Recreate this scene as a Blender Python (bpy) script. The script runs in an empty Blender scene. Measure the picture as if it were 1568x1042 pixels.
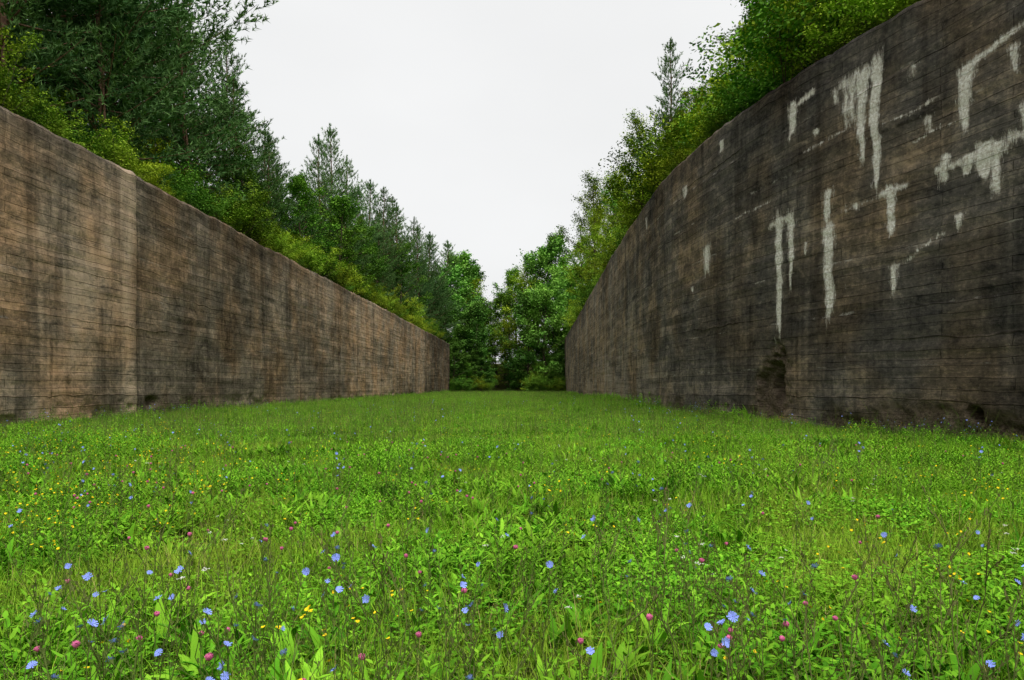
import bpy, math, numpy as np
from mathutils import Vector
rng = np.random.default_rng(7)
scene = bpy.context.scene
COL = scene.collection

# ------------------------------------------------------------------ noise
def _h(ix, iy, seed):
    n = (ix*374761393 + iy*668265263 + seed*1442695041) & 0xffffffff
    n = ((n ^ (n >> 13)) * 1274126177) & 0xffffffff
    return ((n ^ (n >> 16)) & 0xffff) / 65535.0
def vnoise(x, y, seed=0):
    x = np.asarray(x, float); y = np.asarray(y, float)
    ix = np.floor(x).astype(np.int64); iy = np.floor(y).astype(np.int64)
    fx = x-ix; fy = y-iy
    fx = fx*fx*(3-2*fx); fy = fy*fy*(3-2*fy)
    a = _h(ix, iy, seed); b = _h(ix+1, iy, seed); c = _h(ix, iy+1, seed); d = _h(ix+1, iy+1, seed)
    return (a*(1-fx)+b*fx)*(1-fy)+(c*(1-fx)+d*fx)*fy
def fbm(x, y, seed=0, o=4):
    s = 0; a = .5; t = 0
    for i in range(o):
        s = s+a*vnoise(x*2**i, y*2**i, seed+i*17); t += a; a *= .5
    return s/t
def sstep(a, b, x):
    t = np.clip((x-a)/(b-a), 0, 1); return t*t*(3-2*t)

# ------------------------------------------------------------------ mesh builder
class MB:
    def __init__(s):
        s.v=[]; s.f=[]; s.m=[]; s.t=[]; s.n=0
    def add(s, V, F, mat, tint):
        V=np.asarray(V,float).reshape(-1,3); F=np.asarray(F,np.int64)
        s.v.append(V); s.f.append(F+s.n); s.m.append(np.full(len(F),mat,np.int32))
        t=np.broadcast_to(np.asarray(tint,float),(len(V),)) if np.ndim(tint)==0 else np.asarray(tint,float)
        s.t.append(t); s.n+=len(V)
    def mesh(s, name, mats, smooth=False):
        me=bpy.data.meshes.new(name)
        V=np.concatenate(s.v); me.vertices.add(len(V)); me.vertices.foreach_set('co',V.astype(np.float32).ravel())
        loops=np.concatenate([f.ravel() for f in s.f]); tot=np.concatenate([np.full(len(f),f.shape[1]) for f in s.f])
        st=np.concatenate([[0],np.cumsum(tot)[:-1]])
        me.loops.add(len(loops)); me.loops.foreach_set('vertex_index',loops.astype(np.int32))
        me.polygons.add(len(tot)); me.polygons.foreach_set('loop_start',st.astype(np.int32))
        me.polygons.foreach_set('material_index',np.concatenate(s.m))
        if smooth: me.polygons.foreach_set('use_smooth',np.ones(len(tot),bool))
        a=me.attributes.new('tint','FLOAT','POINT'); a.data.foreach_set('value',np.concatenate(s.t).astype(np.float32))
        for m in mats: me.materials.append(m)
        me.update(calc_edges=True); me.validate()
        return me

def ribbons(mb,P0,az,L,W,th0,curl,segs,prof,mat,tint,fold=0.0):
    N=len(P0); t=np.linspace(0,1,segs+1)
    th=th0[:,None]+curl[:,None]*(t[None,:-1]+.5/segs)
    st=(L/segs)[:,None]
    h=np.concatenate([np.zeros((N,1)),np.cumsum(np.sin(th)*st,1)],1)
    z=np.concatenate([np.zeros((N,1)),np.cumsum(np.cos(th)*st,1)],1)
    c=np.stack([P0[:,0:1]+h*np.cos(az)[:,None],P0[:,1:2]+h*np.sin(az)[:,None],P0[:,2:3]+z],-1)
    side=np.stack([-np.sin(az),np.cos(az),0*az],-1)[:,None,:]
    w=(W[:,None]*prof(t)[None,:]/2)[...,None]
    S=segs+1
    if fold>0:
        up=np.zeros((1,1,3)); up[...,2]=1
        V=np.stack([c-side*w+up*w*fold,c,c+side*w+up*w*fold],2)
        k=3
    else:
        V=np.stack([c-side*w,c+side*w],2); k=2
    base=(np.arange(N)*S*k)[:,None,None]; r=(np.arange(segs)*k)[None,:,None]; q=np.arange(k-1)[None,None,:]
    a=base+r+q
    F=np.stack([a,a+1,a+1+k,a+k],-1).reshape(-1,4)
    tt=np.repeat(tint,S*k)
    mb.add(V.reshape(-1,3),F,mat,tt)
grassprof=lambda t:(1-t**1.6)*.95+.05
leafprof=lambda t:np.clip(np.sin(np.pi*(t**.75))*1.0+.06,0.03,1)
def rand_dirs(n):
    v=rng.normal(size=(n,3)); return v/np.linalg.norm(v,axis=1)[:,None]
def leaves(mb,C,L,W,mat,tint,flat=.5):
    n=len(C); u=rand_dirs(n); u[:,2]*=flat; u/=np.linalg.norm(u,axis=1)[:,None]
    nn=rand_dirs(n); nn[:,2]=np.abs(nn[:,2])+.6
    v=np.cross(nn,u); v/=np.linalg.norm(v,axis=1)[:,None]+1e-6
    L=np.asarray(L)[:,None]; W=np.asarray(W)[:,None]
    V=np.stack([C-u*L/2,C+v*W/2+u*L*.05,C+u*L/2,C-v*W/2+u*L*.05],1).reshape(-1,3)
    F=np.arange(4*n).reshape(n,4); mb.add(V,F,mat,np.repeat(tint,4))
def tube(mb,P,R,sides,mat,tint=.5):
    P=np.asarray(P,float); n=len(P)
    T=np.gradient(P,axis=0); T/=np.linalg.norm(T,axis=1)[:,None]+1e-9
    ref=np.where(np.abs(T[:,2:3])>.9,np.array([[1.,0,0]]),np.array([[0,0,1.]]))
    A=np.cross(T,ref); A/=np.linalg.norm(A,axis=1)[:,None]+1e-9; B=np.cross(T,A)
    a=np.linspace(0,2*np.pi,sides,endpoint=False)
    V=P[:,None,:]+np.asarray(R)[:,None,None]*(np.cos(a)[None,:,None]*A[:,None,:]+np.sin(a)[None,:,None]*B[:,None,:])
    i=np.arange(n-1)[:,None]*sides; j=np.arange(sides)[None,:]; j2=(j+1)%sides
    F=np.stack([i+j,i+j2,i+sides+j2,i+sides+j],-1).reshape(-1,4)
    mb.add(V.reshape(-1,3),F,mat,tint)

# ------------------------------------------------------------------ node helper
class NT:
    def __init__(s,tree): s.t=tree; s.t.nodes.clear()
    def n(s,typ,**k):
        nd=s.t.nodes.new(typ)
        ins=k.pop('ins',{})
        for a,b in k.items(): setattr(nd,a,b)
        for a,b in ins.items():
            if isinstance(b,bpy.types.NodeSocket): s.t.links.new(b,nd.inputs[a])
            else: nd.inputs[a].default_value=b
        return nd
    def math(s,op,a,b=None,c=None,clamp=False):
        i={0:a}
        if b is not None:i[1]=b
        if c is not None:i[2]=c
        return s.n('ShaderNodeMath',operation=op,use_clamp=clamp,ins=i).outputs[0]
    def mix(s,f,a,b,bt='MIX'):
        nd=s.n('ShaderNodeMix',data_type='RGBA',blend_type=bt)
        for idx,v in ((0,f),(6,a),(7,b)):
            if isinstance(v,bpy.types.NodeSocket): s.t.links.new(v,nd.inputs[idx])
            else: nd.inputs[idx].default_value=v if idx==0 else (tuple(v)+(1,))[:4]
        return nd.outputs[2]
    def ramp(s,f,stops,interp='LINEAR'):
        nd=s.n('ShaderNodeValToRGB',ins={0:f}); cr=nd.color_ramp; cr.interpolation=interp
        while len(cr.elements)<len(stops): cr.elements.new(.5)
        for e,(p,c) in zip(cr.elements,stops):
            e.position=p; e.color=(c,c,c,1) if np.isscalar(c) else tuple(c)+(1,)
        return nd.outputs[0]
    def noise(s,vec,scale,detail=4,rough=.55,dist=0):
        return s.n('ShaderNodeTexNoise',ins={'Vector':vec,'Scale':scale,'Detail':detail,'Roughness':rough,'Distortion':dist}).outputs[0]
    def mapping(s,vec,sc=(1,1,1),loc=(0,0,0)):
        return s.n('ShaderNodeMapping',ins={'Vector':vec,'Scale':sc,'Location':loc}).outputs[0]
def newmat(name):
    m=bpy.data.materials.new(name); m.use_nodes=True; return m,NT(m.node_tree)

def leafmat(name,c0,c1,c2,yellow=(.2,.22,.03),yel=.3,nscale=.35,objvar=.5,gain=1.0):
    m,n=newmat(name)
    c0,c1,c2,yellow=[tuple(min(.8,x*gain) for x in c) for c in (c0,c1,c2,yellow)]
    at=n.n('ShaderNodeAttribute',attribute_name='tint').outputs['Fac']
    oi=n.n('ShaderNodeObjectInfo').outputs['Random']
    pos=n.n('ShaderNodeNewGeometry').outputs['Position']
    nz=n.noise(pos,nscale,1)
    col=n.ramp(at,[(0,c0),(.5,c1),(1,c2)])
    yf=n.math('MULTIPLY',n.ramp(nz,[(.42,0.),(.66,1.)]),yel)
    col=n.mix(yf,col,yellow)
    br=n.math('MULTIPLY_ADD',oi,objvar,1-objvar/2)
    col=n.mix(1.0,col,n.n('ShaderNodeCombineColor',ins={0:br,1:br,2:br}).outputs[0],'MULTIPLY')
    b=n.n('ShaderNodeBsdfDiffuse',ins={'Color':col})
    n.n('ShaderNodeOutputMaterial',ins={0:b.outputs[0]})
    return m
def plain(name,c,rough=.7,var=.3,scale=8):
    m,n=newmat(name)
    pos=n.n('ShaderNodeNewGeometry').outputs['Position']
    nz=n.noise(pos,scale,1)
    col=n.mix(n.ramp(nz,[(.3,0.),(.7,1.)]),tuple(x*(1-var) for x in c),tuple(min(1,x*(1+var)) for x in c))
    b=n.n('ShaderNodeBsdfDiffuse',ins={'Color':col})
    n.n('ShaderNodeOutputMaterial',ins={0:b.outputs[0]})
    return m

M_grass=leafmat('grass_blade_mat',(.062,.155,.009),(.135,.305,.015),(.27,.45,.035),yellow=(.30,.33,.045),yel=.42,nscale=.5,objvar=.4,gain=1.12)
M_leafg=leafmat('meadow_leaf_mat',(.028,.115,.009),(.088,.275,.014),(.22,.45,.03),yellow=(.21,.34,.02),yel=.3,nscale=.6,objvar=.45,gain=1.08)
M_stalk=leafmat('stalk_mat',(.05,.11,.02),(.11,.17,.035),(.18,.19,.07),yellow=(.18,.14,.07),yel=.6)
M_straw=plain('dry_straw_mat',(.36,.30,.11))
M_blue=plain('chicory_petal_mat',(.26,.34,.86),.6,.15)
M_yel=plain('yellow_petal_mat',(.88,.64,.02),.6,.1)
M_pink=plain('clover_head_mat',(.55,.13,.26),.7,.2,60)
M_white=plain('white_petal_mat',(.7,.7,.62),.7,.1)
M_pine=leafmat('pine_needle_mat',(.018,.050,.016),(.055,.13,.040),(.14,.25,.08),yellow=(.12,.20,.04),yel=.35,nscale=.15,gain=1.0)
M_dec=leafmat('broad_leaf_mat',(.030,.09,.014),(.080,.20,.022),(.17,.32,.04),yellow=(.19,.28,.03),yel=.35,nscale=.12,gain=1.1)
M_decl=leafmat('light_leaf_mat',(.050,.11,.012),(.14,.25,.02),(.30,.41,.045),yellow=(.32,.33,.02),yel=.5,nscale=.3,objvar=.9,gain=1.22)
M_dark=leafmat('dark_leaf_mat',(.03,.09,.018),(.08,.20,.032),(.17,.35,.06),yellow=(.17,.28,.04),yel=.5,nscale=.10,objvar=.8,gain=1.3)
M_bark=plain('bark_mat',(.10,.075,.055),.9,.4,6)
M_pbark=plain('pine_bark_mat',(.15,.09,.06),.9,.4,6)

# ------------------------------------------------------------------ trees
def deciduous(name,seed,H,R,n1,n2,lpc,leaf,mat,c0=.12,clump=.32,multi=False):
    global rng; rng=np.random.default_rng(seed)
    mb=MB(); K=9
    tz=np.linspace(0,H*.93,K); wob=np.cumsum(rng.normal(0,.018*H,(K,2)),0)*.5; wob[0]=0
    trunk=np.column_stack([wob,tz]); tr=H*.016
    if not multi: tube(mb,trunk,np.linspace(tr,tr*.12,K),8,0)
    CC=[];CT=[]
    for i in range(n1):
        f=c0+(1-c0)*((i+.5)/n1)**.9*.98
        o=np.array([np.interp(f*H*.93,tz,trunk[:,k]) for k in range(3)])
        if multi: o=np.array([rng.normal(0,R*.25),rng.normal(0,R*.25),H*f*.35])
        az=i*2.399+rng.normal(0,.4)
        prof=math.sqrt(max(.05,1-((f-.42)/.64)**2))
        ln=R*prof*rng.uniform(.6,1.25)
        el=math.radians(12+60*f**1.5)+rng.normal(0,.12)
        if multi: el=math.radians(rng.uniform(15,85)); ln=rng.uniform(.5,1.15)*(R*math.cos(el)+H*.65*math.sin(el))
        t=np.linspace(0,1,6); d=np.array([math.cos(az)*math.cos(el),math.sin(az)*math.cos(el),math.sin(el)])
        P=o+t[:,None]*ln*d; P[:,2]+=.12*ln*t**2; P+=rng.normal(0,.02*ln,P.shape)*t[:,None]
        r0=max(.012,tr*.42*(1-f*.6)); tube(mb,P,np.linspace(r0,r0*.25,6),4,0)
        ct=rng.uniform(-.14,.14)
        for j in range(n2):
            tt=.3+.7*(j+rng.uniform(0,1))/n2
            q=np.array([np.interp(tt,t,P[:,k]) for k in range(3)])
            l2=ln*.42*(1.15-tt*.55)*rng.uniform(.7,1.2)
            sa=az+rng.choice([-1,1])*rng.uniform(.4,1.3); e2=el*.5+rng.uniform(-.25,.6)
            dd=np.array([math.cos(sa)*math.cos(e2),math.sin(sa)*math.cos(e2),math.sin(e2)])
            Q=q+np.linspace(0,1,3)[:,None]*l2*dd
            tube(mb,Q,np.linspace(r0*.35,r0*.1,3),3,0)
            c2=ct+rng.uniform(-.14,.14)
            for k in (.4,.75,1.05):
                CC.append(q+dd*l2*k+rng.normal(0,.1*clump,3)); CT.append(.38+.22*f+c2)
    CC=np.array(CC); CT=np.array(CT); n=len(CC)
    cnt=rng.poisson(lpc,n); idx=np.repeat(np.arange(n),cnt)
    sg=clump*rng.uniform(.5,1.2,n)
    off=rng.normal(0,1,(len(idx),3))*sg[idx][:,None]*np.array([1,1,.62])
    C=CC[idx]+off
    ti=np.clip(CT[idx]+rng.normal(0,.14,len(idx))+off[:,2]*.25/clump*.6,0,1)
    s=leaf*rng.uniform(.6,1.35,len(idx))
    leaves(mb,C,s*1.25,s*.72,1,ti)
    return mb.mesh(name,[M_bark,mat])

def pine(name,seed,H,R,c0=.12,per=11):
    global rng; rng=np.random.default_rng(seed)
    mb=MB(); K=10; tz=np.linspace(0,H*.985,K); wob=np.cumsum(rng.normal(0,.010*H,(K,2)),0)*.5; wob[0]=0
    trunk=np.column_stack([wob,tz]); tr=H*.012; tube(mb,trunk,np.linspace(tr,.012,K),8,0)
    TP=[];TD=[];TT=[]
    z=c0*H
    while z<H*.95:
        f=z/H; nb=rng.integers(4,7); a0=rng.uniform(0,6.28)
        lob=rng.uniform(.8,1.15)
        for b in range(nb):
            if rng.uniform()<.12: continue
            az=a0+b*6.283/nb+rng.normal(0,.25)
            pr=min(1.,((1-f)/.72))**.85 if f>.28 else .7+.3*f/.28
            ln=max(.12,R*pr*rng.uniform(.5,1.2)*lob)
            el=math.radians(0+48*f)+rng.normal(0,.14)
            o=np.array([np.interp(z,tz,trunk[:,k]) for k in range(3)])
            t=np.linspace(0,1,6); d=np.array([math.cos(az)*math.cos(el),math.sin(az)*math.cos(el),math.sin(el)])
            P=o+t[:,None]*ln*d; P[:,2]+=.25*ln*t**2.2
            tube(mb,P,np.linspace(max(.012,tr*.3*(1-f)),.008,6),4,0)
            ct=rng.uniform(-.2,.2)
            ns=max(2,int(ln*3.6))
            for j in range(ns+1):
                tt=min(1,.25+.75*j/ns)
                q=np.array([np.interp(tt,t,P[:,k]) for k in range(3)])
                for sd in ((-1,1) if j<ns else (0,)):
                    l2=ln*.36*(1.1-tt*.75)*rng.uniform(.6,1.2)+.10
                    sa=az+sd*rng.uniform(.5,1.1)
                    dd=np.array([math.cos(sa),math.sin(sa),rng.uniform(.1,.6)]); dd/=np.linalg.norm(dd)
                    m=max(1,int(l2/.24))
                    for k in range(1,m+1):
                        p=q+dd*l2*k/m; p[2]+=.1*l2*(k/m)**2
                        dv=dd*.7+np.array([0,0,.9 if k==m else .4])+rng.normal(0,.2,3)
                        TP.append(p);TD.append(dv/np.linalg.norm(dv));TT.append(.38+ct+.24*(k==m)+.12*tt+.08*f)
        z+=rng.uniform(.38,.62)*(1.15-.35*f)
    for k in range(14):
        zz=H*(.93+.065*k/13); TP.append(np.array([np.interp(zz,tz,trunk[:,q]) for q in range(3)])*[1,1,1]); dv=np.array([rng.normal(0,.5),rng.normal(0,.5),1.2]); TD.append(dv/np.linalg.norm(dv)); TT.append(.6)
    TP=np.array(TP);TD=np.array(TD);TT=np.array(TT)
    idx=np.repeat(np.arange(len(TP)),per); n=len(idx)
    d=TD[idx]*.9+rng.normal(0,.55,(n,3)); d/=np.linalg.norm(d,axis=1)[:,None]
    B=TP[idx]-TD[idx]*rng.uniform(-.02,.2,(n,1))
    L=rng.uniform(.13,.26,n)[:,None]; s=np.cross(d,rand_dirs(n)); s/=np.linalg.norm(s,axis=1)[:,None]+1e-6
    W=rng.uniform(.027,.050,n)[:,None]
    V=np.stack([B-s*W*.6,B+s*W*.6,B+d*L],1).reshape(-1,3)
    ti=np.clip(TT[idx]+rng.normal(0,.13,n),0,1)
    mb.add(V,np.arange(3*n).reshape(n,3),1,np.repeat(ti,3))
    return mb.mesh(name,[M_pbark,M_pine])

PINES=[pine('pine_mesh_%d'%i,100+i,H,R,c) for i,(H,R,c) in enumerate([(15,3.5,.03),(15,3.1,.05),(15,4.0,.08),(12,2.9,.02)])]
PH=[15,15,15,12]
DEC=[deciduous('broadleaf_mesh_%d'%i,200+i,H,R,24,7,32,.19,M_dec) for i,(H,R) in enumerate([(13,3.6),(14,4.2)])]
DECL=[deciduous('light_broadleaf_mesh_%d'%i,220+i,H,R,20,6,34,.125,M_decl,clump=.32) for i,(H,R) in enumerate([(12,2.8),(12,3.2),(11,2.4)])]
DARK=[deciduous('dark_broadleaf_mesh_%d'%i,240+i,H,R,24,7,34,.23,M_dark,c0=.0,clump=.36) for i,(H,R) in enumerate([(13,4.4),(14,4.0),(13,3.6)])]
SHL=[deciduous('shrub_mesh_%d'%i,260+i,2.7,1.5,24,5,26,.085,M_decl,clump=.18,multi=True) for i in range(3)]
SHD=[deciduous('shrub_dark_mesh_%d'%i,280+i,2.7,1.6,24,5,24,.095,M_dec,clump=.2,multi=True) for i in range(2)]

def place(name,me,x,y,z,s,rz=None,sz=None):
    o=bpy.data.objects.new(name,me); COL.objects.link(o)
    o.location=(x,y,z); o.scale=(s,s,sz or s); o.rotation_euler=(0,0,rng.uniform(0,6.28) if rz is None else rz)
    return o

# ------------------------------------------------------------------ GN scatter
def scatter(name,meshes,P,rot,scl,idx):
    c=bpy.data.collections.new(name+'_parts')
    for i,me in enumerate(meshes):
        o=bpy.data.objects.new('%s_part_%02d'%(name,i),me); c.objects.link(o)
    me=bpy.data.meshes.new(name); me.vertices.add(len(P)); me.vertices.foreach_set('co',np.asarray(P,np.float32).ravel())
    a=me.attributes.new('rot','FLOAT_VECTOR','POINT'); a.data.foreach_set('vector',np.asarray(rot,np.float32).ravel())
    a=me.attributes.new('scl','FLOAT_VECTOR','POINT'); a.data.foreach_set('vector',np.asarray(scl,np.float32).ravel())
    a=me.attributes.new('idx','INT','POINT'); a.data.foreach_set('value',np.asarray(idx,np.int32))
    me.update()
    ob=bpy.data.objects.new(name,me); COL.objects.link(ob)
    g=bpy.data.node_groups.new(name+'_gn','GeometryNodeTree')
    g.interface.new_socket('Geometry',in_out='INPUT',socket_type='NodeSocketGeometry')
    g.interface.new_socket('Geometry',in_out='OUTPUT',socket_type='NodeSocketGeometry')
    N=g.nodes; Lk=g.links
    gi=N.new('NodeGroupInput'); go=N.new('NodeGroupOutput'); ip=N.new('GeometryNodeInstanceOnPoints')
    ci=N.new('GeometryNodeCollectionInfo'); ci.inputs[0].default_value=c; ci.inputs[1].default_value=True; ci.inputs[2].default_value=True
    Lk.new(gi.outputs[0],ip.inputs['Points']); Lk.new(ci.outputs[0],ip.inputs['Instance']); ip.inputs['Pick Instance'].default_value=True
    for nm,dt,sk in (('idx','INT','Instance Index'),('rot','FLOAT_VECTOR','Rotation'),('scl','FLOAT_VECTOR','Scale')):
        na=N.new('GeometryNodeInputNamedAttribute'); na.data_type=dt; na.inputs[0].default_value=nm
        Lk.new(na.outputs[0],ip.inputs[sk])
    Lk.new(ip.outputs[0],go.inputs[0])
    md=ob.modifiers.new('scatter','NODES'); md.node_group=g
    return ob

# ------------------------------------------------------------------ wall lines
LP=np.array([(-16.5,-30),(-15.3,0),(-14.8,19.7),(-14.4,25.5),(-14.1,38.8),(-13.5,62.8),(-12.7,94.5),(-12.5,100),(-11.9,130)],float)
RP0=np.array([(17,-30),(14.5,-4),(12.3,8),(10.8,14.4),(10.1,16.8),(9.0,19.6),(8.3,22),(7.6,25.1),(6.95,30.4),(6.9,37),(7.15,48),(8.1,72),(9.2,100),(10.6,138)],float)
def dense(P,smooth):
    Y=np.arange(P[0,1],P[-1,1]+.01,.25); X=np.interp(Y,P[:,1],P[:,0])
    if smooth:
        k=np.hanning(21); k/=k.sum(); X=np.convolve(np.pad(X,10,mode='reflect',reflect_type='odd'),k,'valid')
    return X,Y
LX,LY=dense(LP,False); RX,RY=dense(RP0,True)
def lx(y): return np.interp(y,LY,LX)
def rx(y): return np.interp(y,RY,RX)
LZ=9.35; RZ=10.8
def ground_h(x,y):
    z=.28*np.exp(-((x-6)/5)**2-((y-44)/18)**2)+.05*(fbm(x*.3,y*.3,5)-.5)
    return z+ sstep(138,175,y)*7

def build_wall(name,X,Y,ztop,sgn,paint,mat):
    s=np.concatenate([[0],np.cumsum(np.hypot(np.diff(X),np.diff(Y)))])
    ys=[Y[0]]
    while ys[-1]<Y[-1]:
        y=ys[-1]; d=math.hypot(y,9)
        ys.append(y+(.5 if y<8 else min(.5,max(.05,d*.0033))))
    ys=np.array(ys); ys[-1]=Y[-1]; xs=np.interp(ys,Y,X); ss=np.interp(ys,Y,s)
    tx=np.gradient(xs,ys); ln=np.hypot(tx,1); nx=sgn*1/ln; ny=-sgn*tx/ln
    nz=int((ztop+.3)/.055); zz=np.linspace(-.3,ztop,nz)
    S,Z=np.meshgrid(ys,zz,indexing='ij'); A=np.interp(S,ys,ss)
    topn=(fbm(A*1.3,A*0,31)-.5)*.16+(vnoise(A*.25,A*0,32)-.5)*.14
    D=np.zeros_like(S)
    D+=(fbm(A*.25,Z*4.5,12,3)-.5)*.05
    D+=(fbm(A*.5,Z*.5,8)-.5)*.06+(fbm(A*3,Z*3,9,3)-.5)*.035
    D-=.10*np.clip(1-(ztop-Z)/.18,0,1)**2
    low=sstep(1.2,0,Z)*sstep(.52,.72,fbm(A*.9,Z*1.4,21)); D-=low*.12
    D,eff,tone,dam=paint(S,Z,A,D)
    dam=np.clip(dam+low*.7,0,1)
    Zf=Z+topn*sstep(ztop-1.2,ztop,Z)
    V=np.stack([xs[:,None]+nx[:,None]*D,S+ny[:,None]*D,Zf],-1)
    n=len(ys)
    T=.95
    last=V[:,-1,:]
    inn=(fbm(ss*1.1,ss*0,40)-.5)*.06
    c1=np.stack([last[:,0]-nx*.25,last[:,1]-ny*.25,last[:,2]+.01+inn],-1)
    c2=np.stack([last[:,0]-nx*T,last[:,1]-ny*T,last[:,2]-.02],-1)
    c3=c2.copy(); c3[:,2]=-.3
    V=np.concatenate([V,c1[:,None],c2[:,None],c3[:,None]],1); m=nz+3
    i=np.arange(n-1)[:,None]*m; j=np.arange(m-1)[None,:]
    F=np.stack([i+j,i+m+j,i+m+j+1,i+j+1],-1).reshape(-1,4)
    if sgn>0: F=F[:,::-1]
    mb=MB(); mb.add(V.reshape(-1,3),F,0,0.5)
    e=V[-1]
    Vc=np.concatenate([e[:nz],np.column_stack([np.full(nz,c2[-1,0]),np.full(nz,c2[-1,1]),e[:nz,2]])]); q=np.arange(nz-1)
    Fc=np.stack([q,q+1,q+1+nz,q+nz],-1); mb.add(Vc,Fc,0,.5)
    me=mb.mesh(name,[mat],smooth=False)
    nv=len(me.vertices)
    def att(nm,arr):
        full=np.zeros((n,m)); full[:,:nz]=arr; full[:,nz:]=arr[:,-1:]
        out=np.zeros(nv); out[:n*m]=full.ravel(); a=me.attributes.new(nm,'FLOAT','POINT'); a.data.foreach_set('value',out.astype(np.float32))
    att('eff',eff); att('tone',tone); att('dam',dam)
    uvx=np.zeros((n,m)); uvx[:]=ss[:,None]; uvz=np.zeros((n,m)); uvz[:,:nz]=Z; uvz[:,nz]=ztop+.2; uvz[:,nz+1]=ztop+.9; uvz[:,nz+2]=ztop+9
    U=np.zeros((nv,3)); U[:n*m,0]=uvx.ravel(); U[:n*m,1]=uvz.ravel(); U[n*m:,0]=Vc[:,1]; U[n*m:,1]=Vc[:,2]
    a=me.attributes.new('wall_uv','FLOAT_VECTOR','POINT'); a.data.foreach_set('vector',U.astype(np.float32).ravel())
    me.polygons.foreach_set('use_smooth',np.ones(len(me.polygons),bool))
    o=bpy.data.objects.new(name,me); COL.objects.link(o); return o

STAINS=[ # y, ztop, zbot, width, strength
 (21.0,9.95,9.0,.26,.9),(18.94,9.8,8.75,.2,.55),(18.45,9.8,7.7,.22,.95),(18.05,9.95,7.1,.19,1.15),(18.75,9.7,8.6,.2,.6),(19.3,9.7,9.2,.2,.5),
 (15.7,8.65,7.4,.26,.95),(15.25,6.7,5.9,.30,1.),(14.95,6.6,5.5,.17,.95),(15.6,6.6,6.2,.22,.85),(16.2,6.76,6.1,.17,.9),(17.64,6.4,5.15,.19,1.),
 (21.6,6.5,3.0,.21,1.05),(21.06,6.6,4.65,.21,1.),(19.55,6.86,5.9,.2,.9),(19.52,5.75,2.9,.23,1.1),(26.2,6.65,5.6,.5,.65),
 (17.5,4.4,3.6,.15,.75),(15.86,5.3,5.0,.14,.8),(24.9,10.2,9.8,.3,.7),(28.4,9.6,9.15,.35,.6),(20.0,8.8,8.6,.14,.8),(35,9.9,9.2,.4,.45),(17.0,9.3,9.0,.22,.45),(14.6,8.6,8.0,.2,.6),
 (27.6,5.3,5.1,.25,.5),(18.6,6.3,6.1,.16,.6),(14.3,7.3,6.5,.2,.6),(16.6,7.9,7.5,.14,.5),(20.4,5.6,5.2,.1,.5),(13.9,5.6,5.0,.2,.6)]
ARMS=[(21.0,9.8,20.1,10.0,.05,.75),(19.1,9.75,18.2,9.7,.12,.6),(15.7,8.6,14.2,8.95,.04,.8),(16.4,6.45,14.2,6.62,.05,.8),(15.6,6.45,14.7,6.55,.11,.8),
 (17.9,6.3,17.2,6.38,.05,.75),(17.5,4.35,16.2,4.95,.02,.6),(22,6.45,21.2,6.55,.05,.7),(17.8,8.1,16.4,8.2,.02,.5),(19,6.2,17.7,6.32,.015,.5),(24,7.2,22,7.3,.015,.45),(20.5,8.3,18.8,8.5,.012,.5),(17,7.4,15.9,7.5,.012,.5)]
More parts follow.
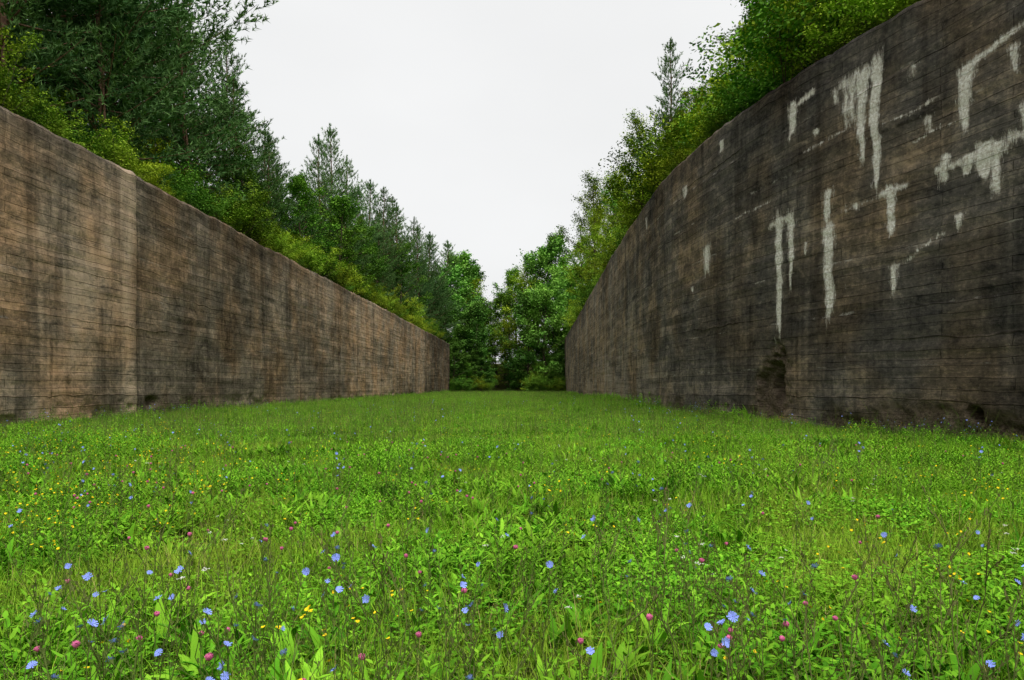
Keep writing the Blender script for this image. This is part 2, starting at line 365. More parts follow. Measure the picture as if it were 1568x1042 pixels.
def paintR(S,Z,A,D):
    eff=np.zeros_like(S)
    for y,z1,z0,w,st in STAINS:
        t=np.clip((z1-Z)/(z1-z0),-.3,1.4)
        cy=y+(vnoise(Z*1.3,Z*0+y,77)-.5)*.12
        ww=w*(.5+.5*vnoise(Z*2.6,Z*0+y*3,78)+.5*fbm(S*9,Z*.8,79,2))*(1.15-.5*np.clip(t,0,1))
        a=1-np.abs(S-cy)/ww
        fray=(fbm(S*8,Z*0+y,80,2)-.5)*1.4
        e=np.clip(a,0,1)*sstep(-.15,.06,t+fray*.12)*sstep(1.12,.85,t+fray*.5)*st
        eff=np.maximum(eff,e)
    for y0,z0,y1,z1,w,st in ARMS:
        dx=y1-y0; dz=z1-z0; L2=dx*dx+dz*dz
        t=np.clip(((S-y0)*dx+(Z-z0)*dz)/L2,0,1)
        dist=np.hypot(S-(y0+t*dx),Z-(z0+t*dz)+(vnoise(A*3,Z*0,5)-.5)*.10)
        eff=np.maximum(eff,np.clip(1-dist/(w*2.2+.02),0,1)*st*(.4+.8*vnoise(S*5,Z*5,6)))
    dam=np.zeros_like(S)
    # broken-out recess: inclined, ragged, deeper at the middle
    cy=22.0-.18*(Z-1.)
    r=np.hypot((S-cy)/.66,(Z-1.1)/1.15)+(fbm(A*2.6,Z*2.6,55)-.5)*1.0
    h=sstep(1.05,.85,r); D=D-h*(.16+.26*fbm(A*3,Z*3,56)); 
    r2=np.hypot((S-cy)/.30,(Z-1.35)/.6)+(fbm(A*4,Z*4,54)-.5)*.6; D-=sstep(1.,.7,r2)*.5
    dam=np.maximum(dam,sstep(1.3,1.05,r))
    D-=sstep(1.6,1.1,r)*.05*(.5+fbm(A*5,Z*5,53))
    r=np.hypot((S-15.5)/.24,(Z-.66)/.22)+(fbm(A*3,Z*3,57)-.5)*.9
    D-=sstep(1.1,.6,r)*.45; dam=np.maximum(dam,sstep(1.7,1,r)*.9)
    e=sstep(.95,.3,Z+ (fbm(A*1.2,Z,58)-.5)*1.2)*sstep(20.5,19,S); D-=e*.22*fbm(A*4,Z*4,59); dam=np.maximum(dam,e*.85)
    D-=.10*np.exp(-((S-19.55)/.06)**2)*sstep(9.9,10.1,Z)
    for yj in (25.4,34.,43.,55.,70.,88.,108.): D-=.03*np.exp(-((S-yj)/(.03+.001*yj))**2)
    bay=np.floor((A+3)/9.3); bt=(_h(bay.astype(np.int64),0*bay.astype(np.int64),71)-.5)
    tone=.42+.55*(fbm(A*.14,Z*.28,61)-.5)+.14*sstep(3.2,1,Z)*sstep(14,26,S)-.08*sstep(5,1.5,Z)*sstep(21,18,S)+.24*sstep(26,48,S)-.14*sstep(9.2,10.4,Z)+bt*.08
    return D,eff,tone,dam
def paintL(S,Z,A,D):
    eff=np.zeros_like(S)
    j=26.0
    D+=.12*sstep(j+.03,j-.03,S)
    D+=.05*sstep(45.0,45.1,S)-.05*sstep(98,98.3,S)
    dam=np.zeros_like(S)
    r=np.hypot((S-27.2)/.6,(Z-.7)/.25)+(fbm(A*2,Z*2,62)-.5)*.9; D-=sstep(1,.5,r)*.2; dam=np.maximum(dam,sstep(1.4,.8,r)*.8)
    for yj in (21.9,31.,36.5,58.,72.,84.): D-=.03*np.exp(-((S-yj)/(.025+.001*yj))**2)
    warm=np.exp(-((S-23.4-.35*(Z-5)-.8*(fbm(Z*.8,Z*0,3)-.5))/1.0)**2)+.9*np.exp(-((S-25.5)/.45)**2)
    bay=np.floor((A+5)/7.7); bt=(_h(bay.astype(np.int64),0*bay.astype(np.int64),72)-.5)
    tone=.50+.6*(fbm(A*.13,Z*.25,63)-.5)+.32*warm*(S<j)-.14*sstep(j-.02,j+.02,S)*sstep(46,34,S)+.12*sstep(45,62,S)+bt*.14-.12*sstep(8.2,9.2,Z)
    crack=np.exp(-((S-38.6-.25*(vnoise(Z*2,Z*0,3)-.5))/.12)**2)*sstep(3.9,4.3,Z)*sstep(7.6,7.,Z); dam=np.maximum(dam,crack*.7*(fbm(S,Z*2,4)>.45)); tone-=crack*.3
    tone-=.35*sstep(98,98.4,S)
    return D,eff,tone,dam

def concrete(name,dark,mid,light,hue,lime):
    m,n=newmat(name)
    uv=n.n('ShaderNodeAttribute',attribute_name='wall_uv').outputs['Vector']
    A=lambda k:n.n('ShaderNodeAttribute',attribute_name=k).outputs['Fac']
    eff,tone,dam=A('eff'),A('tone'),A('dam')
    wob=n.n('ShaderNodeTexNoise',ins={'Vector':uv,'Scale':.9,'Detail':3}).outputs['Color']
    duv=n.n('ShaderNodeVectorMath',operation='MULTIPLY_ADD',ins={0:wob,1:(.3,.12,0),2:uv}).outputs[0]
    wid=n.n('ShaderNodeTexNoise',ins={'Vector':n.mapping(uv,(.045,1.5,1),(4,1,2)),'Scale':1.,'Detail':2}).outputs['Color']
    duv=n.n('ShaderNodeVectorMath',operation='MULTIPLY_ADD',ins={0:wid,1:(0,.6,0),2:duv}).outputs[0]
    br=n.n('ShaderNodeTexBrick',offset=.37,ins={'Vector':duv,'Color1':(.1,.1,.1,1),'Color2':(.9,.9,.9,1),'Mortar':(.5,.5,.5,1),'Scale':1.0,'Mortar Size':.014,'Mortar Smooth':1.,'Bias':0.0,'Brick Width':4.7,'Row Height':.26})
    big=n.noise(n.mapping(uv,(.18,.3,1)),1,3,.6)
    streak=n.noise(n.mapping(uv,(1.1,.09,1)),1,4,.65,.3)
    streak2=n.noise(n.mapping(uv,(4.5,.22,1),(7,3,0)),1,3,.65)
    fine=n.noise(uv,7,6,.8)
    grain=n.noise(n.mapping(uv,(1.0,22,1)),1,3,.65)
    blot=n.noise(n.mapping(uv,(.8,1.2,1),(3,9,1)),1,6,.78,.5)
    f=n.math('MULTIPLY_ADD',big,.6,-.3)
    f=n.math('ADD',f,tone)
    for src,a in ((blot,1.8),(streak2,.5),(fine,1.3),(grain,.45)):
        f=n.math('ADD',f,n.math('MULTIPLY_ADD',src,a,-a/2))
    sepv=n.n('ShaderNodeSeparateColor',ins={0:br.outputs['Color']}).outputs[0]
    f=n.math('ADD',f,n.math('MULTIPLY_ADD',sepv,.22,-.11))
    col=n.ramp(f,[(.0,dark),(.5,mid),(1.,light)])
    hn=n.noise(n.mapping(uv,(.35,.25,1),(11,2,5)),1,3,.6)
    col=n.mix(n.ramp(hn,[(.42,0.),(.62,.8)]),col,n.mix(1.,col,hue,'MULTIPLY'))
    sm=n.ramp(streak,[(.50,0.),(.64,.66)])
    col=n.mix(sm,col,n.mix(1.,col,(.38,.38,.39),'MULTIPLY'))
    gate=n.noise(n.mapping(uv,(.35,3.0,1),(2,8,1)),1,4,.75)
    jm=n.math('MULTIPLY',br.outputs['Fac'],n.ramp(gate,[(.38,.12),(.58,1.)]))
    col=n.mix(jm,col,n.mix(1.,col,(.32,.30,.28),'MULTIPLY'))
    sx=n.n('ShaderNodeSeparateXYZ',ins={0:duv}).outputs[1]
    fr=n.math('FRACT',n.math('DIVIDE',n.math('MULTIPLY_ADD',fine,.16,sx),1.5))
    dl=n.math('ABSOLUTE',n.math('SUBTRACT',fr,.5))
    pm=n.ramp(dl,[(0.,1.),(.022,0.)])
    col=n.mix(n.math('MULTIPLY',pm,n.ramp(blot,[(.42,.8),(.52,0.)])),col,(.028,.024,.02))
    col=n.mix(n.math('MULTIPLY',pm,n.ramp(n.noise(n.mapping(uv,(.9,1.2,1),(25,5,5)),1,5,.75),[(.53,0.),(.62,lime)])),col,(.42,.39,.34))
    pit=n.n('ShaderNodeTexVoronoi',ins={'Vector':duv,'Scale':5.5,'Randomness':1.0}).outputs['Distance']
    pitm=n.math('MULTIPLY',n.ramp(pit,[(.04,1.),(.18,0.)]),n.ramp(fine,[(.47,0.),(.58,.85)]))
    col=n.mix(pitm,col,(.022,.019,.016))
    nn=n.noise(uv,13,5,.8)
    sp=n.ramp(nn,[(.64,0.),(.70,lime)])
    col=n.mix(sp,col,(.42,.40,.36))
    dc=n.ramp(nn,[(.3,(.025,.02,.014)),(.45,(.12,.09,.062)),(.6,(.29,.225,.16)),(.8,(.10,.11,.04))])
    col=n.mix(n.math('MULTIPLY',dam,n.ramp(fine,[(.35,.5),(.6,1.)])),col,dc)
    en=n.math('MULTIPLY_ADD',n.noise(n.mapping(uv,(11,2.6,1)),1,5,.8),2.1,-1.05)
    gt=n.math('GREATER_THAN',eff,.002)
    ef=n.math('ADD',n.math('MULTIPLY',eff,.98),n.math('MULTIPLY',en,gt))
    em=n.ramp(ef,[(.18,0.),(.58,.95)])
    ecol=n.ramp(nn,[(.32,(.28,.23,.17)),(.47,(.58,.54,.47)),(.6,(.80,.79,.75))])
    halo=n.ramp(n.math('MULTIPLY_ADD',en,.4,eff),[(0.05,0.),(.4,.5)])
    col=n.mix(n.math('MULTIPLY',halo,gt),col,(.25,.21,.165)); col=n.mix(em,col,ecol)
    h=n.math('MULTIPLY_ADD',br.outputs['Fac'],-.5,n.math('MULTIPLY',fine,1.2))
    h=n.math('MULTIPLY_ADD',grain,.35,h)
    h=n.math('MULTIPLY_ADD',n.math('MULTIPLY',dam,fine),4.5,h)
    bp=n.n('ShaderNodeBump',ins={'Height':h,'Strength':1.,'Distance':.04})
    b=n.n('ShaderNodeBsdfDiffuse',ins={'Color':col,'Normal':bp.outputs[0]})
    n.n('ShaderNodeOutputMaterial',ins={0:b.outputs[0]})
    return m
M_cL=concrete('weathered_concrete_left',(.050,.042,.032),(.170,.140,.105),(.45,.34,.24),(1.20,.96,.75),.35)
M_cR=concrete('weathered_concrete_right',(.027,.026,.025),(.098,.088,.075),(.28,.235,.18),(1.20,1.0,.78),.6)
build_wall('concrete_retaining_wall',LX,LY,LZ,+1,paintL,M_cL)
build_wall('concrete_retaining_wall',RX,RY,RZ,-1,paintR,M_cR)

# ------------------------------------------------------------------ ground
def gridmesh(name,XX,YY,ZZ,mat):
    a,b=XX.shape; mb=MB(); i=np.arange(a-1)[:,None]*b; j=np.arange(b-1)[None,:]
    F=np.stack([i+j,i+b+j,i+b+j+1,i+j+1],-1).reshape(-1,4)
    mb.add(np.stack([XX,YY,ZZ],-1).reshape(-1,3),F,0,.5)
    me=mb.mesh(name,[mat],True); o=bpy.data.objects.new(name,me); COL.objects.link(o); return o
m,n=newmat('meadow_soil')
pos=n.n('ShaderNodeNewGeometry').outputs['Position']
c=n.ramp(n.noise(pos,6,4,.7),[(.3,(.035,.05,.012)),(.5,(.07,.09,.02)),(.62,(.15,.12,.055)),(.78,(.26,.20,.10))])
b=n.n('ShaderNodeBsdfDiffuse',ins={'Color':c}); n.n('ShaderNodeOutputMaterial',ins={0:b.outputs[0]})
M_soil=m
M_floor=plain('forest_floor_mat',(.04,.05,.018),.95,.4,2)
gx=np.concatenate([[-1500,-400,-100,-40],np.arange(-30,30.1,1),[40,100,400,1500]]).astype(float)
gy=np.concatenate([[-1500,-300,-60],np.arange(-30,200,1.5),[260,500,2500]]).astype(float)
GX,GY=np.meshgrid(gx,gy,indexing='ij'); gridmesh('ground',GX,GY,ground_h(GX,GY),M_soil)
def hill(name,fx,sgn,z0,yend):
    y=np.arange(-40,240,2.); t=np.array([.5,1.,2,4,7,11,16,24,36,60,100,160.])
    Yg,Tg=np.meshgrid(y,t,indexing='ij')
    Xg=fx(Yg)-sgn*Tg
    beyond=sstep(yend,yend+12,Yg); rise=z0-.35+.22*Tg*(Tg<16)+(3.5+.1*(Tg-16))*(Tg>=16)+(fbm(Xg*.2,Yg*.2,12)-.5)*1.0*sstep(.5,4,Tg)
    Zg=rise*(1-beyond*(1-sstep(-2,16,Tg)))+ground_h(Xg,Yg)*beyond*.3
    return gridmesh(name,Xg,Yg,Zg,M_floor)
def hz(x,y,side):
    if side<0: T=lx(y)-x; z0=LZ
    else: T=x-rx(y); z0=RZ
    T=np.maximum(T,.5)
    r=z0-.35+np.where(T<16,.22*T,3.5+.1*(T-16))
    b=sstep(132,144,y); return r*(1-b*(1-sstep(-2,16,T)))
hill('hillside',lx,+1,LZ,130); hill('hillside',rx,-1,RZ,138)

# ------------------------------------------------------------------ trees placed
rng=np.random.default_rng(11)
def P(x,y,ztop,k=None,w=1.1):
    k=rng.integers(0,4) if k is None else k
    z=float(hz(x,y,-1 if x<0 else 1)); s=(ztop-z)/PH[k]; place('pine_tree',PINES[k],x,y,z-.2,s*w*rng.uniform(.92,1.1),sz=s)
def Dm(x,y,ztop,lst,Hs,name='broadleaf_tree',wid=1):
    k=rng.integers(0,len(lst)); z=float(hz(x,y,-1 if x<0 else 1)); s=(ztop-z)/Hs[k]; place(name,lst[k],x,y,z-.2,s*wid,sz=s)
for a in [(-21.8,52,29.0,1,1.05),(-21.5,60,24.5,3,1.),(-20,74,30.3,0,1.),(-19.5,69,27,3,.9),(-20.5,84,30.0,2,.9),(-20,97,31,0),(-19,109,32,1),(-18,122,32,2),(-16,134,32,0),(-14,146,33,1),
          (-22.5,27,34,2,1.2),(-21.5,33.5,34,0,1.25),(-22.5,40,34,2,1.15),(-28,45,34,0),(-29,36,36,2),(-23.3,46.5,31.5,0,1.),(-18.3,31,24,3,1.3),(-26,22,36,2),(-18.6,38,24,3,1.25),(-18.4,45,22,3,1.2),(-18.8,25,28,1,1.2),(-18.8,52,21,3),
          (-25,70,27,1),(-18,60,19.5,3),(-17.8,80,25,3),(-17,90,28,1),(-17,102,29,3),(-26,84,28,1),(-26,95,31,1),(-16,116,29,1),(-15,127,29,3),(-23,120,33,2),(-17.2,70,21,3),(-16.5,84,22,3)]:
    P(*a)
for a in [(12.2,52,28.2,1,.85),(16,45,26,0),(15.5,62,27,3)]: P(*a)
for a in [(12.6,35.5,21.5,.9),(13.3,32,25,1),(12.2,28,24,.95),(13.5,24,24,1),(15.5,27,28,1),(14.5,20.5,24,1),(16,16,24,1),(11.3,61,25,.8),(11.3,43,20,.8),(10.6,72,23.5,.8),(11,90,28.5,.9),(12.5,80,25,1),(10,82,22,.7),(13,100,27,1),(11.5,110,25,1),(13,54,23,1),(17,22,27,1),(11.2,39,18.5,.8)]:
    Dm(a[0],a[1],a[2],DECL,[12,12,11],wid=a[3])
for a in [(-17.5,44,16),(-17.2,56,18.),(-16.6,66,19),(-16.4,76,19),(-15.6,95,20)]: Dm(*a,DEC,[13,14],wid=1.1)
# closing trees at the end of the corridor: (x, y, ground z, height, kind)
for (x,y,z,h,kd) in [(-10.5,140,0,17,'k'),(-7,139,0,18,'k'),(-3.6,147,.5,12,'d'),(-0.5,143,0,15,'l'),(3.4,140,0,19,'k'),(6.5,138,0,21,'k'),(9.3,141,0,17,'d'),(12,143,0,26,'k'),(3.5,152,2,26,'l'),(7.5,152,2,29,'k'),(-1.5,155,2,20,'d'),(-9,156,2,23,'l'),(-12,150,3,27,'k'),(11,155,4,31,'d'),
        (-5.4,168,6,16,'l'),(1.2,165,5,24,'d'),(-10,166,6,24,'k'),(14,146,1,26,'k'),(-14,142,2,22,'k'),(-11.4,133,.8,9,'k'),(-9.2,135,0,6,'d'),(9.4,137,0,8,'k'),(5.5,135.5,0,6,'d'),(-6,136.5,0,7,'k'),(1.8,142,0,9,'k')]:
    k=rng.integers(0,3); me=DARK[k] if kd=='k' else (DEC[k%2] if kd=='d' else DECL[k]); s=h/13.4; place('broadleaf_tree',me,x,y,z-.4,s*(.95 if h>12 else 1.25)*rng.uniform(.85,1.15)*(1.25 if kd=='l' else 1),sz=s*(1.12 if kd=='l' else 1))

# undergrowth along the wall tops, one instanced mass
def rows(fx,side,y0,y1,step,offs,smin,smax):
    pts=[];sc=[]
    for off in offs:
        y=y0+rng.uniform(0,1)
        while y<y1:
            x=float(fx(y))+side*(off+rng.uniform(-.5,.8)); s=rng.uniform(smin,smax)*(.6+.75*float(vnoise(y*.33,off,14)))
            if side<0: s*=.75 if y<26 else .9
            pts.append((x,y,float(hz(x,y,side))-.15)); sc.append(s); y+=step*rng.uniform(.6,1.5)*(1+.008*max(0,y))
    return pts,sc
p=[];s=[]
for args in [(lx,-1,8,134,1.4,(1.8,3.3),.6,1.2),(lx,-1,8,134,4.5,(5.3,),.8,1.4),(rx,1,6,140,1.4,(1.8,3.2),.7,1.3),(rx,1,6,140,2.6,(4.8,7.),1.0,1.8)]:
    a,b=rows(*args); p+=a; s+=b
nb=34
for i in range(nb):
    x=rng.choice([rng.uniform(-11.3,-5.5),rng.uniform(3.5,10.5),rng.uniform(-6,4)],p=[.4,.35,.25])
    p.append((x,128+rng.uniform(0,10),0)); s.append(rng.uniform(.2,1.3)*(.4 if -5<x<3 else .8))
N=len(p); sc=np.array(s)[:,None]*rng.uniform(.8,1.25,(N,3))
idx=rng.choice(5,N,p=[.23,.23,.22,.16,.16]); idx[-nb:]=rng.choice([1,3,4],nb)
scatter('undergrowth_shrubs',SHL+SHD,p,np.column_stack([rng.normal(0,.1,N),rng.normal(0,.1,N),rng.uniform(0,6.28,N)]),sc,idx)
p=[];s=[]
for i in range(75):
    side=-1 if i%3 else 1; y=rng.uniform(20,185); x=(lx(y)-rng.uniform(15,32)) if side<0 else (rx(y)+rng.uniform(9,22))
    if side<0 and 48<y<82: continue
    p.append((x,y,float(hz(x,y,side))-.4)); s.append(rng.uniform(.8,1.05)*(.85 if side>0 else 1.0))
N=len(p); scatter('distant_forest',[PINES[0],PINES[2],DARK[0],DEC[1]],p,np.column_stack([np.zeros((N,2)),rng.uniform(0,6.28,N)]),np.repeat(np.array(s)[:,None],3,1),np.array([rng.integers(0,2) if q[0]<0 or q[1]<60 else rng.integers(0,4) for q in p]))

# ------------------------------------------------------------------ meadow parts
rng=np.random.default_rng(5)
def disk(n,r):
    a=rng.uniform(0,6.283,n); q=r*np.sqrt(rng.uniform(0,1,n)); return np.column_stack([q*np.cos(a),q*np.sin(a),np.zeros(n)])
def blades(mb,n,r,l0,l1,w0,w1,mat=0,segs=3,tc=.5):
    ribbons(mb,disk(n,r),rng.uniform(0,6.283,n),rng.uniform(l0,l1,n),rng.uniform(w0,w1,n),rng.uniform(0,.5,n),rng.uniform(.1,1.5,n),segs,grassprof,mat,np.clip(rng.normal(tc,.22,n),0,1))
def rosette(mb,c,nl,l0,l1,w,mat=1):
    az=np.arange(nl)*2.4+rng.normal(0,.3,nl); t=rng.uniform(.15,.95)
    ribbons(mb,np.repeat(c[None],nl,0),az,rng.uniform(l0,l1,nl),w*rng.uniform(.7,1.2,nl),rng.uniform(.1,.9,nl),rng.uniform(.4,1.3,nl),5,leafprof,mat,np.clip(t+rng.normal(0,.1,nl),0,1),fold=.45)
def leaflets(mb,n,r,h0,h1,s0,s1,mat=1):
    C=disk(n,r); C[:,2]=rng.uniform(h0,h1,n); s=rng.uniform(s0,s1,n)
    for k in range(3):
        az=rng.uniform(0,6.28,n) if k==0 else az+2.094
        ribbons(mb,C,az,s,s*.8,rng.uniform(1.0,1.6,n),rng.uniform(-.1,.3,n),2,lambda t:np.array([.2,1,.55]),mat,np.clip(.5+rng.normal(0,.2,n),0,1))
def leafystems(mb,n,r,h0,h1,ll,lw,mat=1,K=9):
    B=disk(n,r); H=rng.uniform(h0,h1,n); az=rng.uniform(0,6.28,n); th=rng.uniform(0,.3,n)
    ribbons(mb,B,az,H,np.full(n,.004),th,np.full(n,.1),3,lambda t:1-.5*t,2,rng.uniform(0,1,n))
    f=np.linspace(.15,1,K)
    for k in range(K):
        th_=th+.05*f[k]; C=B+np.column_stack([np.sin(th_)*np.cos(az),np.sin(th_)*np.sin(az),np.cos(th_)])*(H*f[k])[:,None]
        for q in range(2):
            a=k*1.57+q*3.14+az+rng.normal(0,.3,n)
            ribbons(mb,C,a,ll*rng.uniform(.6,1.2,n)*(1.1-.5*f[k]),lw*rng.uniform(.7,1.2,n),rng.uniform(.6,1.2,n),rng.uniform(0,.9,n),3,leafprof,mat,np.clip(.4+.35*f[k]+rng.normal(0,.12,n),0,1))
def stalks(mb,n,r,h0,h1,w):
    ribbons(mb,disk(n,r),rng.uniform(0,6.28,n),rng.uniform(h0,h1,n),np.full(n,w),rng.uniform(0,.15,n),rng.uniform(0,.25,n),3,lambda t:1-.6*t,2,rng.uniform(0,1,n))
MG=[M_grass,M_leafg,M_stalk,M_straw]
near=[]; R=.40
for i in range(4):
    mb=MB(); blades(mb,380,R,.07,.25,.003,.0065); blades(mb,22,R,.1,.28,.003,.0045,3); leaflets(mb,60,R,.03,.10,.012,.024); stalks(mb,3,R,.25,.42,.003); near.append(mb.mesh('fine_grass_%d'%i,MG))
for i in range(4):
    mb=MB(); blades(mb,130,R,.06,.22,.003,.006); blades(mb,12,R,.1,.28,.003,.004,3)
    for k in range(8): rosette(mb,disk(1,R*.9)[0],rng.integers(7,12),.08,.23,.040)
    leaflets(mb,70,R,.03,.09,.014,.024); near.append(mb.mesh('leaf_rosette_%d'%i,MG))
for i in range(3):
    mb=MB(); blades(mb,120,R,.06,.2,.003,.006); leaflets(mb,250,R,.04,.14,.016,.030); near.append(mb.mesh('clover_patch_%d'%i,MG))
for i in range(3):
    mb=MB(); blades(mb,140,R,.06,.24,.003,.006); leafystems(mb,28,R,.12,.33,.065,.016); near.append(mb.mesh('leafy_stems_%d'%i,MG))
BARE=[(1.3,3.35,.26),(2.5,4.1,.26),(.75,3.85,.20),(-2.6,5.5,.3),(3.4,5.2,.22),(2.2,3.0,.22),(-1.2,4.3,.2)]
sp=.32; ys=np.arange(1.4,15,sp); pts=[]
for y in ys:
    w=.78*y+2.0
    xx=np.arange(-w,w,sp); pts.append(np.column_stack([xx,np.full(len(xx),y)]))
pts=np.concatenate(pts)+rng.uniform(-.5,.5,(sum(map(len,pts)),2))*sp
keep=np.ones(len(pts),bool)
for bx,by,r in BARE:
    keep&=~((np.hypot(pts[:,0]-bx,(pts[:,1]-by))<r)&(rng.uniform(size=len(pts))<.85))
keep&=rng.uniform(size=len(pts))>.25*sstep(.53,.68,fbm(pts[:,0]*1.2,pts[:,1]*1.2,91))
pts=pts[keep]; N=len(pts)
a=fbm(pts[:,0]*.9,pts[:,1]*.9,92)+rng.normal(0,.14,N); bq=fbm(pts[:,0]*.7,pts[:,1]*.7,93)+rng.normal(0,.12,N)
idx=np.where(a<.44,rng.integers(0,4,N),np.where(bq<.53,rng.integers(4,8,N),np.where(a<.57,rng.integers(8,11,N),rng.integers(11,14,N))))
s=rng.uniform(.7,1.35,N)*(.5+1.05*fbm(pts[:,0]*.9,pts[:,1]*.9,94))
scatter('meadow_grass',near,np.column_stack([pts,ground_h(pts[:,0],pts[:,1])]),np.column_stack([rng.normal(0,.07,(N,2)),rng.uniform(0,6.28,N)]),np.column_stack([.6+.4*s,.6+.4*s,s]),idx)
far=[]
for i in range(6):
    q=.76
    mb=MB(); blades(mb,720,q,.08,.26,.007,.013,segs=2); blades(mb,60,q,.15,.38,.004,.007,3,segs=2,tc=.6); leaflets(mb,220,q,.05,.16,.026,.046)
    for k in range(7 if i%2 else 14): rosette(mb,disk(1,q)[0],8,.1,.25,.04)
    leafystems(mb,[8,24,14][i%3],q,.15,.42,.07,.018,K=6)
    stalks(mb,[10,24,44][i%3],q,.28,.6,.0055)
    far.append(mb.mesh('meadow_patch_%d'%i,MG))
pts=[]; y=14.3
while y<142:
    sp=.87 if y<45 else 1.15
    xx=np.arange(max(float(lx(y))+.5,-.8*y-3),min(float(rx(y))-.4,.8*y+3),sp); pts.append(np.column_stack([xx,np.full(len(xx),y)])+rng.uniform(-.35,.35,(len(xx),2))*sp); y+=sp
pts=np.concatenate(pts); N=len(pts); s=rng.uniform(.65,1.35,N)*(.4+1.15*fbm(pts[:,0]*.35,pts[:,1]*.35,95))
fi=np.clip((fbm(pts[:,0]*.25,pts[:,1]*.25,96)*3-.5+rng.normal(0,.6,N)).round(),0,2).astype(int)+3*rng.integers(0,2,N)
scatter('far_meadow_grass',far,np.column_stack([pts,ground_h(pts[:,0],pts[:,1])]),np.column_stack([rng.normal(0,.04,(N,2)),rng.uniform(0,6.28,N)]),np.column_stack([np.full(N,1.0),np.full(N,1.0),s]),fi)
p=[];s=[]
for fx,sg in ((lx,1),(rx,-1)):
    y=8.
    while y<130:
        x=float(fx(y))+sg*rng.uniform(.1,.9); p.append((x,y,float(ground_h(x,y)))); s.append(rng.uniform(1.0,2.0)*(.4+1.0*float(vnoise(y*.6,sg,6)))); y+=rng.uniform(.2,.5)*(1+y*.01)
N=len(p); scatter('wall_foot_weeds',near[:1]+near[4:6]+near[11:14],p,np.column_stack([rng.normal(0,.1,(N,2)),rng.uniform(0,6.28,N)]),np.repeat(np.array(s)[:,None],3,1),rng.integers(0,6,N))

# ------------------------------------------------------------------ flowers
def flower(mb,c,nrm,r,petals,mat,w=.5,inner=None):
    nrm=nrm/np.linalg.norm(nrm); a=np.cross(nrm,[.3,.9,.1]); a/=np.linalg.norm(a); b=np.cross(nrm,a)
    V=[];F=[]
    for k in range(petals):
        t=k*6.283/petals; d=a*math.cos(t)+b*math.sin(t); e=-a*math.sin(t)+b*math.cos(t); ww=r*w*3.14/petals*2
        q=c+nrm*.002*(k%2); rr=r*rng.uniform(.8,1.1); up=rng.uniform(.05,.5)
        V+=[q+d*rr*.1-e*ww*.2,q+d*rr*.1+e*ww*.2,q+d*rr*.95+e*ww*.5+nrm*rr*up,q+d*rr*.95-e*ww*.5+nrm*rr*up]; F.append([4*k,4*k+1,4*k+2,4*k+3])
    mb.add(V,F,mat,.5)
    if inner is not None:
        tube(mb,np.array([c-nrm*.001,c+nrm*r*.28,c+nrm*r*.32]),[r*.2,r*.17,.0005],6,inner)
FM=[M_stalk,M_blue,M_yel,M_pink,M_white,M_leafg]
def chicory(name,seed,H,nf):
    global rng; rng=np.random.default_rng(seed); mb=MB()
    t=np.linspace(0,1,7); P=np.column_stack([np.cumsum(rng.normal(0,.014,7)),np.cumsum(rng.normal(0,.014,7)),t*H]); P[0,:2]=0
    tube(mb,P,np.linspace(.0028,.0012,7),4,0)
    ends=[P[-1]]
    for i in range(rng.integers(4,8)):
        f=rng.uniform(.3,.95); q=np.array([np.interp(f,t,P[:,k]) for k in range(3)]); a=rng.uniform(0,6.28); l=rng.uniform(.08,.24)*H/.55
        d=np.array([math.cos(a)*.5,math.sin(a)*.5,.85]); Q=q+np.array([[0],[.5],[1]])*l*d; Q[1,:2]+=rng.normal(0,.008,2)
        tube(mb,Q,[.002,.0014,.001],3,0); ends.append(Q[-1])
        for k in range(3):
            c=q+d*l*rng.uniform(.2,.9); tube(mb,np.array([c,c+rng.normal(0,.004,3)+[0,0,.012]]),[.003,.002],4,0)
        ribbons(mb,q[None],np.array([a]),np.array([.04]),np.array([.008]),np.array([.8]),np.array([.6]),3,leafprof,5,np.array([.4]))
    for e in ends: tube(mb,np.array([e-[0,0,.006],e+[0,0,.006]]),[.002,.0035],5,0)
    for i in range(min(nf,len(ends))):
        flower(mb,ends[i]+[0,0,.007],np.array([rng.normal(0,.7),rng.normal(-.3,.6),.8]),rng.uniform(.013,.019),14,1,.62)
    return mb.mesh(name,FM)
CH=[chicory('chicory_%d'%i,300+i,h,nf) for i,(h,nf) in enumerate([(.5,2),(.62,3),(.42,1),(.55,2),(.6,0),(.5,0),(.68,0)])]
rng=np.random.default_rng(21)
yl=[];pk=[];wh=[]
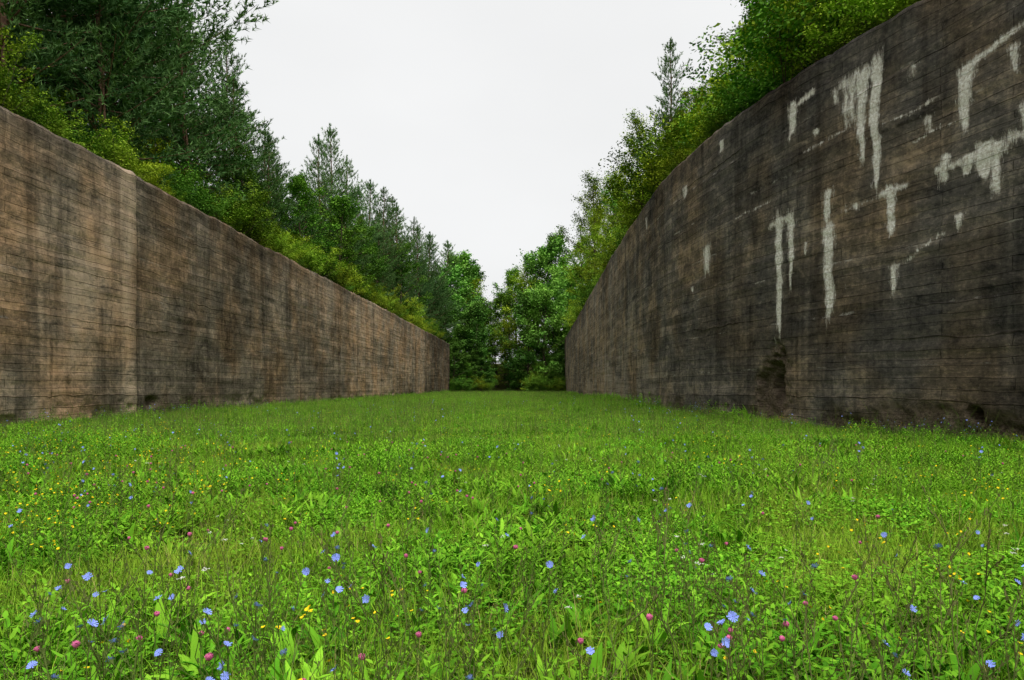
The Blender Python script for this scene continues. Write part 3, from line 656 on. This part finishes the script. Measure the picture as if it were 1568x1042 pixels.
for i in range(3):
    mb=MB()
    for k in range(5):
        c=disk(1,.12)[0]; h=rng.uniform(.2,.36); e=c+[rng.normal(0,.03),rng.normal(0,.03),h]; tube(mb,np.array([c,(c+e)/2+[.005,0,0],e]),[.0015,.0012,.001],3,0); flower(mb,e,np.array([rng.normal(0,.4),rng.normal(-.3,.4),1]),.010,5,2,.8,2)
    yl.append(mb.mesh('yellow_flowers_%d'%i,FM))
    mb=MB()
    c=disk(1,.1)[0]; h=rng.uniform(.27,.38); e=c+[0,0,h]; tube(mb,np.array([c,(c+e)/2+[.005,0,0],e]),[.0015,.0012,.001],3,0)
    tube(mb,np.array([e,e+[0,0,.005],e+[0,0,.012],e+[0,0,.018],e+[0,0,.020]]),[.003,.009,.0105,.007,.001],8,3)
    q=rand_dirs(26); q[:,2]=np.abs(q[:,2]); leaves(mb,e+[0,0,.010]+q*.010,np.full(26,.009),np.full(26,.004),3,np.full(26,.5))
    pk.append(mb.mesh('pink_clover_%d'%i,FM))
    mb=MB()
    for k in range(2):
        c=disk(1,.1)[0]; h=rng.uniform(.2,.4); e=c+[0,0,h]; tube(mb,np.array([c,(c+e)/2+[.005,0,0],e]),[.0015,.0012,.001],3,0)
        for u in range(9): flower(mb,e+np.append(rng.normal(0,.009,2),rng.uniform(.0,.008)),np.array([0,0,1.]),.005,5,4,.8)
    wh.append(mb.mesh('white_flowers_%d'%i,FM))
def wedge(n,y0,y1,pw=1.0,xr=1.0):
    y=y0+(y1-y0)*rng.uniform(0,1,n)**pw; x=rng.uniform(-1,1,n)*(.78*y+1)*xr; x=np.clip(x,lx(y)+.5,rx(y)-.5); return x,y
def sc(name,ms,x,y,smin,smax,idx,tilt=.1):
    N=len(x); s=rng.uniform(smin,smax,N)
    scatter(name,ms,np.column_stack([x,y,ground_h(x,y)]),np.column_stack([rng.normal(0,tilt,(N,2)),rng.uniform(0,6.28,N)]),np.repeat(s[:,None],3,1),idx)
x,y=wedge(2300,1.9,38,1.35); k=fbm(x*.35,y*.35,66)+rng.normal(0,.08,len(x))>.42; x=x[k];y=y[k]
ex=np.array([-.86,-.72,-1.3,-1.45,-1.1,1.0,1.28,2.0,.55,-.2,-1.95,1.6]); ey=np.array([2.05,2.2,2.5,2.2,2.8,2.9,3.0,2.7,3.2,3.4,3.0,2.6])
x=np.concatenate([x,ex]);y=np.concatenate([y,ey]); idx=rng.choice(7,len(x),p=[.075,.055,.08,.08,.24,.24,.23]); idx[-12:]=[1,0,3,1,0,3,0,1,3,0,3,1]
sc('chicory_flowers',CH,x,y,.75,1.1,idx)
x,y=wedge(2000,2,26,1.1); w=1.6*np.exp(-((x/y+.66)/.18)**2)*sstep(4,6,y)*sstep(19,9,y)+.13; k=rng.uniform(size=len(x))<w; sc('yellow_meadow_flowers',yl,x[k],y[k],.8,1.2,rng.integers(0,3,k.sum()))
x,y=wedge(260,2.3,11,1.2); k=rng.uniform(size=len(x))<np.where(x<0,.85,.3); sc('pink_clover_flowers',pk,x[k],y[k],.9,1.2,rng.integers(0,3,k.sum()))
x,y=wedge(60,3,16,1.1); sc('white_meadow_flowers',wh,x,y,.8,1.1,rng.integers(0,3,60))

# ------------------------------------------------------------------ world, sun, camera
el,az=math.radians(58),math.radians(150)
w=bpy.data.worlds.new("World"); scene.world=w; w.use_nodes=True; n=NT(w.node_tree)
sky=n.n('ShaderNodeTexSky',sky_type='NISHITA',sun_disc=False,sun_elevation=el,sun_rotation=az)
tc=n.n('ShaderNodeTexCoord').outputs['Generated']
zc=n.n('ShaderNodeSeparateXYZ',ins={0:tc}).outputs[2]
cl=n.noise(n.mapping(tc,(1,1,2.2)),1.6,4,.5)
ov=n.ramp(zc,[(0.,(8.8,8.85,8.85)),(.5,(9.1,9.15,9.15)),(.72,(18.,18.,18.)),(1.,(28.,28.,28.))])
cm=n.math('MULTIPLY_ADD',cl,.22,.88)
ov=n.mix(1.,ov,n.n('ShaderNodeCombineColor',ins={0:cm,1:cm,2:cm}).outputs[0],'MULTIPLY')
c=n.mix(.97,sky.outputs[0],ov)
bg=n.n('ShaderNodeBackground',ins={0:c,1:.1}); n.n('ShaderNodeOutputWorld',ins={0:bg.outputs[0]})
L=bpy.data.lights.new('sun','SUN'); L.energy=1.5; L.angle=math.radians(22); L.color=(1,.96,.9)
so=bpy.data.objects.new('sun',L); COL.objects.link(so)
d=Vector((math.sin(az)*math.cos(el),math.cos(az)*math.cos(el),math.sin(el)))
so.rotation_euler=d.to_track_quat('Z','Y').to_euler(); so.location=(0,0,50)
cam=bpy.data.cameras.new('camera'); co=bpy.data.objects.new('camera',cam); COL.objects.link(co)
co.location=(0,0,1.3); co.rotation_euler=(math.radians(90),0,0); cam.lens=24; cam.sensor_width=36; cam.shift_y=.045; cam.clip_start=.05; cam.clip_end=6000
scene.camera=co
scene.view_settings.view_transform='Standard'; scene.view_settings.look='None'; scene.view_settings.exposure=0
print('done')
